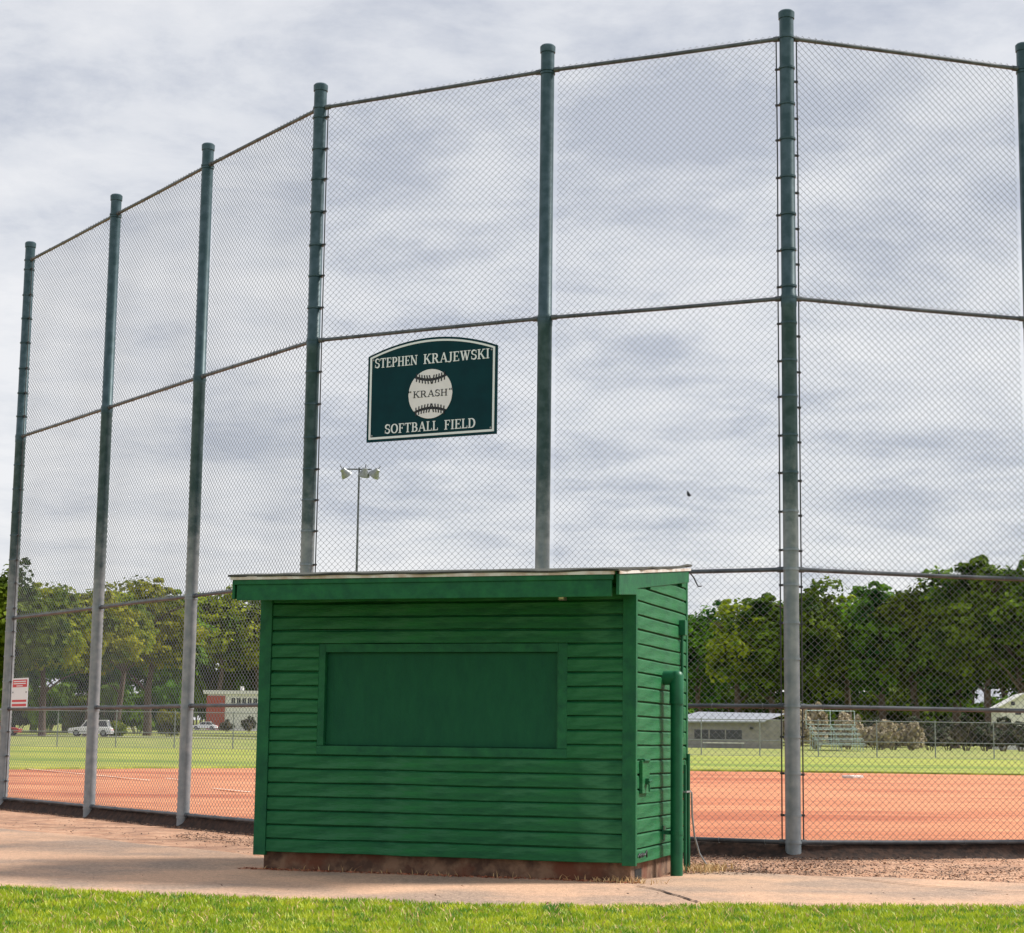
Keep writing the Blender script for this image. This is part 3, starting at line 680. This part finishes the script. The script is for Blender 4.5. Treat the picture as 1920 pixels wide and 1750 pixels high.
chips('foundation_crumbs', np.array(P), .005, .020, 'red_soil', 'reddish soil crumbs along the foot of the shed foundation', 'soil')
n = 9000
gx = rng.uniform(-6.5, 6.8, n); P = np.stack([gx, np.array([y_lawn(x) for x in gx])-4*rng.random(n)**1.2, np.full(n, .02)], 1)
blades('dead_grass', P, .02, .055, .0045, 'dry_straw', 1.4, label='scattered dead straw blades in the green lawn', cat='grass')
# cracks in the asphalt
def crack(pts, wd):
    mb = MB(); P = []
    for i in range(len(pts)-1):
        for k in range(8): 
            t = k/8; p = Vector(pts[i])*(1-t)+Vector(pts[i+1])*t; P.append(p+Vector((.03*nz_(p.x, p.y, 6, 2), .03*nz_(p.x, p.y, 7, 5))))
    P.append(Vector(pts[-1]))
    V = []; F = []
    for i, p in enumerate(P):
        t = (P[min(i+1, len(P)-1)]-P[max(i-1, 0)]).normalized(); nn = Vector((-t.y, t.x))*wd*(.45+.6*abs(nz_(p.x, p.y, 5, 1)))
        V += [(p.x-nn.x, p.y-nn.y, .0125), (p.x+nn.x, p.y+nn.y, .0125)]
    F = [(2*i, 2*i+1, 2*i+3, 2*i+2) for i in range(len(P)-1)]
    o = mb.poly(V, F).build('asphalt_crack', 'soil_dark', None, fix=False); tag(o, kind='structure')
crack([(1.05, 15.42), (1.18, 15.1), (1.27, 14.6), (1.39, 13.95)], .020)
crack([(2.6, 17.0), (3.1, 16.45), (3.4, 15.9), (3.9, 15.35), (4.6, 15.2)], .018)

# ------------------------------------------------------------------ markings on the infield
def strip(name, pts, wd, label, cat, dz=.022):
    V = []; F = []; P = []
    for i in range(len(pts)-1):
        for k in range(10): P.append(Vector(pts[i]).lerp(Vector(pts[i+1]), k/10))
    P.append(Vector(pts[-1]))
    for i, p in enumerate(P):
        t = (P[min(i+1, len(P)-1)]-P[max(i-1, 0)]).normalized(); nn = Vector((-t.y, t.x))*wd/2
        for q in (p-nn, p+nn): V.append((q.x, q.y, z0(q.y)+dz))
    F = [(2*i, 2*i+1, 2*i+3, 2*i+2) for i in range(len(P)-1)]
    o = MB().poly(V, F).build(name, 'chalk', None, fix=False); tag(o, kind='structure'); return o
strip('chalk_line', [(-12.2, 47.4), (-7.2, 38.3)], .09, '', '')
strip('chalk_line', [(-7.16, 39.9), (-6.57, 38.7)], .09, '', '')
strip('chalk_line', [(-5.26, 34.1), (-4.37, 32.45)], .09, '', '')
bz = z0(48.9)
o = bevel(MB().box(-.2, .2, -.2, .2, 0, .07).build('base_bag', 'white_paint', None, (8.85, 48.9, bz)), .02, 3); o.rotation_euler.z = .6
tag(o, 'white square base bag lying on the orange infield dirt', 'base')

# ------------------------------------------------------------------ outfield fence
YF = 99.0
of = empty('outfield_fence', (0, YF, z0(YF)), 0, 'low chain link outfield fence across the far side of the field', 'fence')
pm = MB().tube([(0, 0, -.2), (0, 0, 1.95)], .03, 8).lathe([(.036, 1.94), (.036, 1.97), (.01, 2.0)], 8).mesh('post', 'galv', True)
rm = MB().tube([(0, 0, 0), (3.05, 0, 0)], .022, 8, False).mesh('rail', 'galv', True)
fm = fabric_mesh('far_chain_link', 3.05, 1.85, 62, 19, .0020, 3)
for k in range(-13, 14):
    x = k*3.05+.9
    link('post', pm, of, (x, 0, 0))
    if k < 13:
        for z in (.06, .86, 1.93): link('rail', rm, of, (x, 0, z))
        link('chain_link_panel', fm, of, (x, .03, .06))

# ------------------------------------------------------------------ light pole
lp = empty('light_pole', (-8.33, 101.5, z0(101.5)), 0, 'slim floodlight pole with three lamp heads seen through the fence', 'light pole')
TZ = 15.15
MB().tube([(0, 0, -.3), (0, 0, 8), (0, 0, TZ+.1)], [.085, .07, .05], 10).build('pole', 'rail_steel', lp, smooth=True)
MB().tube([(-.68, 0, TZ), (.68, 0, TZ)], .04, 8).build('crossarm', 'rail_steel', lp, smooth=True)
for x, ry in ((-.72, -.5), (.28, .15), (.86, .5)):
    hd = MB().lathe([(.05, .30), (.12, .28), (.16, .14), (.27, -.04), (.29, -.12), (.27, -.125)], 16).build('lamp_head', 'galv', lp, (x, -.05, TZ-.25), smooth=True)
    hd.rotation_euler = (R(25), ry*1.3, 0); hd.scale = (1.15, 1.15, 1.15)
    MB().lathe([(.26, -.128), (.2, -.15), (.05, -.165)], 16).build('lens', 'glass_dark', hd, smooth=True)
    MB().tube([(0, .05, .25), (0, .1, .45)], .02, 6).build('bracket', 'dark_steel', hd)

# ------------------------------------------------------------------ trees
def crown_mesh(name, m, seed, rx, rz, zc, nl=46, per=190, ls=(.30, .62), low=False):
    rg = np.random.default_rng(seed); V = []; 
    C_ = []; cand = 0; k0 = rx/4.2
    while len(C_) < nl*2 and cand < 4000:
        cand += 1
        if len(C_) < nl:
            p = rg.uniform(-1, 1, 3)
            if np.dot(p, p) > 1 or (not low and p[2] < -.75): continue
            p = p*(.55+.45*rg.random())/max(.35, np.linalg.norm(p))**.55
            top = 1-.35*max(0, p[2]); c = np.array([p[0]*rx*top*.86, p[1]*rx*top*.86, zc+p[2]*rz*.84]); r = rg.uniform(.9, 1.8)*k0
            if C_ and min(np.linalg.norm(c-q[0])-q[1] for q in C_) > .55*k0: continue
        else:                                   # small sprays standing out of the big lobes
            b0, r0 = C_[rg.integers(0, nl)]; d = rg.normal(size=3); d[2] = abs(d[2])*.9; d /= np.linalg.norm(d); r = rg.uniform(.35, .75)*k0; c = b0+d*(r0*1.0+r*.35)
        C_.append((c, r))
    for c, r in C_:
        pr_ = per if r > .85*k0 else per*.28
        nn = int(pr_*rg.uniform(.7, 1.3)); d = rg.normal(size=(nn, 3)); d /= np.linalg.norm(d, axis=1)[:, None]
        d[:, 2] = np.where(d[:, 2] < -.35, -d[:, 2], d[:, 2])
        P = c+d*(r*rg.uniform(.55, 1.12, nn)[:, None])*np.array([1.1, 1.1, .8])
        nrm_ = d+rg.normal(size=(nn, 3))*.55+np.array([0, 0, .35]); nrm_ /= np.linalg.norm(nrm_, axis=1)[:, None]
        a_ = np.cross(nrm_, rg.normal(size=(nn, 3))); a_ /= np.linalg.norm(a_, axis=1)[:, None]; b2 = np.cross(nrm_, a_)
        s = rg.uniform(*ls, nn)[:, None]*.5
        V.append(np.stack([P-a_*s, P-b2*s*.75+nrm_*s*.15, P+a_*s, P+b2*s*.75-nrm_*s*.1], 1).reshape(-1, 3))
    V = np.concatenate(V); F = np.arange(len(V)).reshape(-1, 4)
    return np_mesh(name, V, F, m)
def trunk_mesh(name, seed, h, r, rx, zc):
    rd = random.Random(seed); mb = MB()
    pts = [(0, 0, -.6)]; x = y = 0
    for i in range(1, 7):
        x += rd.uniform(-.25, .25); y += rd.uniform(-.25, .25); pts.append((x, y, h*.88*i/6))
    mb.tube(pts, [r*1.25, r, r*.85, r*.68, r*.5, r*.32, r*.1], 9)
    for k in range(9):
        t = rd.randint(2, 5); p = pts[t]; a_ = rd.uniform(0, 6.28); l = rx*rd.uniform(.5, .85)
        mb.tube([p, (p[0]+math.cos(a_)*l*.45, p[1]+math.sin(a_)*l*.45, p[2]+l*.4), (p[0]+math.cos(a_)*l, p[1]+math.sin(a_)*l, p[2]+l*.65)], [r*.38, r*.24, r*.07], 6)
    return mb.mesh(name, 'bark', True)
# variants: (crown, trunk, height)
VAR = {}
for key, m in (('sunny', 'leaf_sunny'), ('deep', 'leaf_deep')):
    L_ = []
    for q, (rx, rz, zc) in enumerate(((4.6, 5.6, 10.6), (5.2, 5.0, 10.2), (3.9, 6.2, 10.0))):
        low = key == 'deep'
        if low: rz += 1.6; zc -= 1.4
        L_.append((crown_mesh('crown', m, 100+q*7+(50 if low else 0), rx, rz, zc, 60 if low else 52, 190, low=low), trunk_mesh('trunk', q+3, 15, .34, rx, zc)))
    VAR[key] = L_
TOPZ = {}
for L_ in VAR.values():
    for cm, tm in L_:
        q = np.empty(len(cm.vertices)*3, np.float32); cm.vertices.foreach_get('co', q); TOPZ[cm.name] = float(np.percentile(q[2::3], 99.5))
def ray_x(px, Y): return (px-960)/FPX*Y*1.0
ORD = ['first','second','third','fourth','fifth','sixth','seventh','eighth','ninth','tenth','eleventh','twelfth','thirteenth','fourteenth']
def tree(px, Y, ytop, key, v, label, group):
    """tree standing at distance Y in the direction of the photo column px, as tall as its top shows"""
    X = (px-960)/FPX*Y/cp*.99+.008*Y*0; zb = z0(Y)-.1
    zt = CAMH+(1388.8+(px-953)*ROLL-ytop)/FPX*Y*1.02
    cm, tm = VAR[key][v]; hgt = TOPZ[cm.name]; s = (zt-zb)/hgt
    e_ = empty('tree', (X, Y, zb), random.uniform(0, 6.28), label, 'tree', group)
    for nm, me in (('crown', cm), ('trunk', tm)):
        o = link(nm, me, e_); o.scale = (s*random.uniform(.95, 1.15), s*random.uniform(.95, 1.15), s)
    return e_
LEFT = [(-70,190,1062,'deep',0,'dark green tree standing farthest left beyond the fence end'),
 (10,188,1078,'deep',1,'dark leafy tree rising directly behind the leftmost fence post'),
 (95,200,1108,'sunny',0,'wide yellow green tree with thick trunk behind the red notice sign'),
 (175,206,1118,'sunny',1,'rounded olive tree just left of the second fence post'),
 (232,214,1122,'sunny',2,'lower yellow green tree just right of the second fence post'),
 (290,225,1100,'sunny',0,'tall tree with pale bare top midway between the second and third posts'),
 (345,392,1117,'sunny',2,'olive tree standing directly behind the third fence post'),
 (415,396,1122,'sunny',1,'bright yellow green tree between third fence post and the shed eave'),
 (492,400,1124,'sunny',0,'yellow green tree partly hidden behind the left edge of the shed')]
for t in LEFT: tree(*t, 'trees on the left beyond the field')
for i, px in enumerate(range(-110, 330, 60)):
    tree(px+random.uniform(-12, 12), 262+random.uniform(-8, 8), 1135+random.uniform(-10, 12), 'deep', i % 3, f'dark tree, {ORD[i]} from the left in the back row behind the olive trees', 'back row of trees on the left')
for i, px in enumerate((575, 660, 745, 830, 915, 1000, 1085, 1170)):
    tree(px, 236+random.uniform(-8, 8), 1140+random.uniform(-10, 10), 'deep' if i % 2 else 'sunny', i % 3, f'distant tree hidden behind the shed, {ORD[i]} from its left edge', 'trees behind the shed')
RIGHT = [(1250,226,1165,'deep',2,'dark tree just behind the right rear corner of the shed'),
 (1318,222,1152,'deep',1,'low rounded tree just right of the shed roof corner'),
 (1388,214,1138,'sunny',0,'yellow green tree between the shed and the thick corner post'),
 (1452,212,1128,'deep',0,'dark green tree directly behind the left side of the corner post'),
 (1530,208,1108,'deep',2,'tall dark tree just right of the thick corner post'),
 (1592,216,1130,'sunny',2,'lower green tree in the dip of the right skyline'),
 (1655,208,1108,'deep',0,'leafy dark tree above the teal bleachers'),
 (1722,206,1104,'deep',1,'broad dark tree in the middle of the right tree line'),
 (1788,202,1090,'deep',2,'tall dark green tree left of the highest one'),
 (1855,196,1060,'deep',0,'tallest dark green tree near the right picture edge'),
 (1925,194,1064,'deep',1,'dark tree cut by the right picture edge above the white house'),
 (2000,196,1070,'deep',2,'dark tree just outside the right picture edge')]
for t in RIGHT: tree(*t, 'trees on the right beyond the field')
for i, px in enumerate(range(1230, 2080, 66)):
    tree(px+random.uniform(-14, 14), 250+random.uniform(-8, 8), 1165-.085*(px-1300)+random.uniform(-6, 12), 'deep', i % 3, f'dark tree, {ORD[i]} from the shed in the back row on the right', 'back row of trees on the right')

# ------------------------------------------------------------------ shrubs beyond the outfield
SHR = {k: crown_mesh('foliage', m, 300+i, 1.5, .95, .85, 22, 150, (.14, .34), True) for i, (k, m) in enumerate((('dry', 'leaf_dry'), ('hedge', 'leaf_hedge'), ('sunny', 'leaf_sunny'), ('under', 'leaf_deep')))}
stem_me = MB()
for k in range(7):
    a_ = k*.9; stem_me.tube([(.1*math.cos(a_), .1*math.sin(a_), -.1), (.45*math.cos(a_), .45*math.sin(a_), .6), (.9*math.cos(a_+.2), .9*math.sin(a_+.2), 1.3)], [.035, .025, .01], 5)
stem_me = stem_me.mesh('stem', 'leaf_dry')
def shrub(px, Y, h, key, wd, label, group):
    e_ = empty('shrub', ((px-960)/FPX*Y, Y, z0(Y)-.05), random.uniform(0, 6.28), label, 'shrub', group)
    for nm, me in (('foliage', SHR[key]), ('stem', stem_me)):
        o = link(nm, me, e_); o.scale = (wd, wd, h/1.9)
for px, Y, h, k, wd, lb in ((1495,120,2.6,'dry',.9,'pale dry shrub against the right side of the corner post'), (1528,123,3.0,'dry',.8,'tall pale dry shrub left of the bleachers'),
    (1590,121,2.4,'dry',.8,'pale brushy shrub behind the bleachers'), (1650,118,1.9,'dry',.9,'straw coloured shrub just right of the bleachers'), (1708,119,1.8,'dry',.7,'straw coloured shrub at the start of the dark hedge')):
    shrub(px, Y, h, k, wd, lb, 'dry shrubs by the bleachers')
for i in range(12):
    shrub(1640+i*34, 126+random.uniform(-1.5, 1.5), 1.9+random.uniform(-.15, .25), 'hedge', 1.0, f'dark hedge bush, {ORD[i]} from the bleachers below the right tree line', 'bushes of the right hedge row')
for px, Y, h, k, wd, lb in ((330,215,3.2,'sunny',1.6,'low green bush left of the third fence post'), (437,300,1.9,'hedge',.9,'dark round bush in front of the white building wall'), (478,300,2.4,'hedge',1.0,'dark bush at the shed edge before the white building'), (225,205,1.8,'sunny',1.2,'small yellow green bush right of the parked white car')):
    shrub(px, Y, h, k, wd, lb, 'bushes on the left beyond the field')

for i in range(8):
    shrub(-60+i*55, 246+random.uniform(-3, 3), 6.0+random.uniform(-.8, .8), 'under', 2.4, f'dense undergrowth bush, {ORD[i]} from the left beneath the back row trees', 'undergrowth on the left')
for i in range(12):
    shrub(1240+i*66, 236+random.uniform(-3, 3), 6.4+random.uniform(-.8, .8), 'under', 2.6, f'dense dark undergrowth bush, {ORD[i]} from the shed beneath the right trees', 'undergrowth on the right')
for i in range(10):
    shrub(560+i*72, 240+random.uniform(-3, 3), 6.0+random.uniform(-.8, .8), 'under', 2.6, f'dense undergrowth bush hidden behind the shed, {ORD[i]} from its left edge', 'undergrowth behind the shed')
for i in range(5):
    shrub(340+i*42, 404+random.uniform(-3, 3), 15+random.uniform(-1, 1), 'under', 4.2, f'dense undergrowth bush, {ORD[i]} from the left behind the white building', 'undergrowth behind the building')
# ------------------------------------------------------------------ road and cars on the left
sheet('road', np.linspace(-120, -22, 30), lambda x: [196, 203], lambda x, y, i: z0(y)+.02, 'road_grey')
sheet('car_park', np.linspace(-75, -30, 10), lambda x: [338, 352], lambda x, y, i: z0(y)+.03, 'road_grey')
def car(name, loc, rz, m, label, suv=False):
    e_ = empty(name, loc, rz, label, 'car')
    H = 1.72 if suv else 1.45; hb = .95 if suv else .86
    # body: side outline in x-z, tapered to the sides
    side = [(-2.25,.32),(-2.28,.62),(-2.15,hb-.04),(-1.1,hb),(1.15,hb),(2.1,hb-.12),(2.28,.66),(2.25,.34),(1.75,.26),(-1.75,.26)]
    mb = MB(); n = len(side); V = []
    for y, s in ((-.90,.97),(-.78,1),(.78,1),(.90,.97)):
        for x, z in side: V.append((x*s, y, z if abs(y) < .8 else .3+(z-.3)*.93))
    F = [tuple(range(n)), tuple(reversed(range(3*n, 4*n)))]
    for q in range(3):
        for i in range(n): F.append((q*n+i, (q+1)*n+i, (q+1)*n+(i+1) % n, q*n+(i+1) % n))
    body = mb.poly(V, F).build('body', m, e_, smooth=True)
    c0, c1, r0, r1 = (-2.0, 1.0, -1.75, .45) if suv else (-1.75, 1.15, -1.05, .35)
    cab = [(c0, -.76, hb-.02), (c1, -.76, hb-.02), (c1, .76, hb-.02), (c0, .76, hb-.02), (r0, -.60, H), (r1, -.60, H), (r1, .60, H), (r0, .60, H)]
    cabin = MB().poly(cab, [(0,3,2,1),(4,5,6,7),(0,1,5,4),(1,2,6,5),(2,3,7,6),(3,0,4,7)]).build('cabin', m, e_)
    def lerp(a_, b2, t): return tuple(a_[i]+(b2[i]-a_[i])*t for i in range(3))
    for (A, B, C, D) in ((0,1,5,4),(2,3,7,6),(1,2,6,5),(3,0,4,7)):
        a_, b2, c, dd = (Vector(cab[t]) for t in (A, B, C, D)); nn = (b2-a_).cross(dd-a_).normalized()*.012
        cuts = ((.06,.48),(.52,.94)) if (A, B) in ((0,1),(2,3)) else ((.07,.93),)
        for t0, t1 in cuts:
            lo0, lo1 = a_.lerp(b2, t0), a_.lerp(b2, t1); hi0, hi1 = dd.lerp(c, t0), dd.lerp(c, t1)
            q = [lo0.lerp(hi0, .12), lo1.lerp(hi1, .12), lo1.lerp(hi1, .85), lo0.lerp(hi0, .85)]
            MB().poly([p+nn for p in q]+[p-nn for p in q], [(0,1,2,3),(7,6,5,4),(0,4,5,1),(1,5,6,2),(2,6,7,3),(3,7,4,0)]).build('window', 'glass_dark', cabin)
    for x in (-1.4, 1.4):
        for y in (-.83, .83):
            wl = MB().tube([(0, -.11, 0), (0, .11, 0)], .33, 18).build('wheel', 'tyre', e_, (x, y, .33))
            MB().tube([(0, -.118, 0), (0, .118, 0)], .19, 12).build('rim', 'galv', wl)
    for x, mm in ((2.24, 'lens'), (-2.25, 'sign_red')):
        for y in (-.62, .62): MB().box(x-.03, x+.03, y-.16, y+.16, .62, .76).build('headlight' if x > 0 else 'tail_light', mm, e_)
    return e_
def gx_(px, Y): return (px-960)/FPX*Y
car('parked_car', (gx_(185, 199), 199, z0(199)+.02), R(184), 'car_white', 'white parked car half hidden by the second fence post', True)
car('parked_car', (gx_(14, 198), 198, z0(198)+.02), R(3), 'car_red', 'red car showing beside the foot of the leftmost post')
car('parked_car', (gx_(396, 345), 345, z0(345)+.03), R(176), 'car_white', 'white sedan parked in front of the distant red and white building')

# distant building with brick side wall
bd = empty('building', (gx_(400, 365), 365, z0(365)), 0, 'distant white building with red brick left wall and flat white roof', 'building')
MB().box(0, 26, .1, 12, -.5, 7.0).build('wall', 'white_paint', bd)
bw = MB().box(-.2, 3.3, -.15, .1, -.5, 6.4).build('brick_wall', 'brick_red', bd)
MB().box(-.22, -.2, -.15, 12, -.5, 6.4).build('brick_wall', 'brick_red', bd)
rf = MB().box(-.9, 27, -.35, 13, 6.75, 7.45).build('roof', 'white_paint', bd); MB().box(5.9, 6.5, 2, 2.7, 7.55, 8.3).build('vent', 'white_paint', rf)
for k in range(9):
    x = 4.55+1.05*k
    wd = MB().box(x, x+.68, .02, .12, 5.0, 6.0).build('window', 'glass_dark', bd)
    MB().box(x+.31, x+.37, -.01, .02, 5.0, 6.0).build('mullion', 'white_paint', wd)

# low grey field building on the right
gb = empty('field_house', (gx_(1284, 117), 117, z0(117)-.05), R(-4), 'low grey field house with pale metal roof behind the outfield fence', 'building')
MB().prism([(0, -.3), (6.1, -.3), (6.1, 1.75), (5.3, 1.80), (0, 1.65)], 0, 4, 'y').build('wall', 'grey_siding', gb)
for z in np.arange(.2, 1.6, .28): MB().box(0, 6.1, -.02, .0, z, z+.03).build('siding_batten', 'grey_siding', gb)
rf = MB().poly([(-.3,-.45,1.60),(5.0,-.45,1.66),(6.4,1.4,2.16),(6.4,4.2,2.0),(-.3,4.2,1.9),(1.0,1.6,2.22), (-.3,-.45,1.52),(5.0,-.45,1.58)], [(0,1,2,5),(5,2,3,4),(0,5,4),(0,6,7,1)]).build('roof', 'metal_roof', gb, fix=False)
for k in range(9):
    t = .3+k*.55; MB().poly([(t-.015,-.45,1.615),(t+.015,-.45,1.615),(t+.8,1.5,2.23),(t+.77,1.5,2.23)], [(0,1,2,3)]).build('roof_seam', 'galv', rf, fix=False)
MB().box(.7, 3.6, -.03, .05, .55, 1.10).build('window', 'glass_dark', gb)
for x in (1.6, 2.6): MB().box(x-.04, x+.04, -.05, .05, .55, 1.10).build('mullion', 'grey_siding', gb)
wl = MB().box(4.1, 4.3, -.12, 0, 1.15, 1.3).build('wall_lamp', 'dark_steel', gb)
MB().box(1.2, 3.7, -.9, -.6, .28, .34).build('bench_plank', 'white_paint', gb)
for x in (1.3, 2.4, 3.6): MB().box(x-.04, x+.04, -.85, -.65, -.1, .279).build('bench_leg', 'galv', gb)

# bleachers
bl = empty('bleachers', (gx_(1533, 112), 112, z0(112)-.05), R(6), 'small pale teal aluminium bleachers behind the far fence', 'bleachers')
for r in range(5):
    MB().box(0, 3.0, r*.55, r*.55+.25, .35+r*.30, .40+r*.30).build('seat_plank', 'aluminium', bl)
    if r: MB().box(0, 3.0, r*.55-.28, r*.55-.05, .14+r*.30, .18+r*.30).build('foot_plank', 'aluminium', bl)
for x in (.2, 1.5, 2.8):
    mb = MB(); mb.tube([(x, 0, .1), (x, 2.3, 1.52)], .03, 6); mb.tube([(x, 0, -.1), (x, 2.35, -.05)], .03, 6)
    for r in range(5): mb.tube([(x, r*.55+.12, -.05), (x, r*.55+.12, .35+r*.3)], .025, 6)
    mb.build('support_frame', 'aluminium', bl)
mb = MB(); mb.tube([(0, 2.5, 2.4), (3.0, 2.5, 2.4)], .025, 6)
for x in (0, 1.5, 3.0): mb.tube([(x, 2.45, 1.3), (x, 2.5, 2.4)], .025, 6)
mb.build('guard_rail', 'aluminium', bl)

# white house at the right edge
wh = empty('house', (gx_(1876, 172), 172, z0(172)), R(-8), 'white gabled house showing through trees at the right picture edge', 'house')
MB().prism([(0, -.3), (7, -.3), (7, 3.2), (2.2, 5.0), (0, 3.9)], 0, 8, 'y').build('wall', 'white_paint', wh)
rf = MB().poly([(-.3,-.3,3.75),(2.2,-.3,5.12),(7.3,-.3,3.1),(7.3,8.3,3.1),(2.2,8.3,5.12),(-.3,8.3,3.75),(-.3,-.3,3.65),(2.2,-.3,5.0),(7.3,-.3,3.0),(7.3,8.3,3.0),(2.2,8.3,5.0),(-.3,8.3,3.65)], [(0,1,4,5),(1,2,3,4),(0,6,7,1),(1,7,8,2),(6,11,10,7),(7,10,9,8)]).build('roof', 'white_paint', wh, fix=False)
for x, z, s in ((1.05, 4.1, .17), (1.5, 3.35, .26), (4.6, 2.0, .4)):
    wd = MB().box(x-s, x+s, -.03, .05, z-s, z+s).build('window', 'glass_dark', wh); MB().box(x-s-.08, x+s+.08, -.05, .0, z-s-.09, z-s-.01).build('sill', 'white_paint', wd)
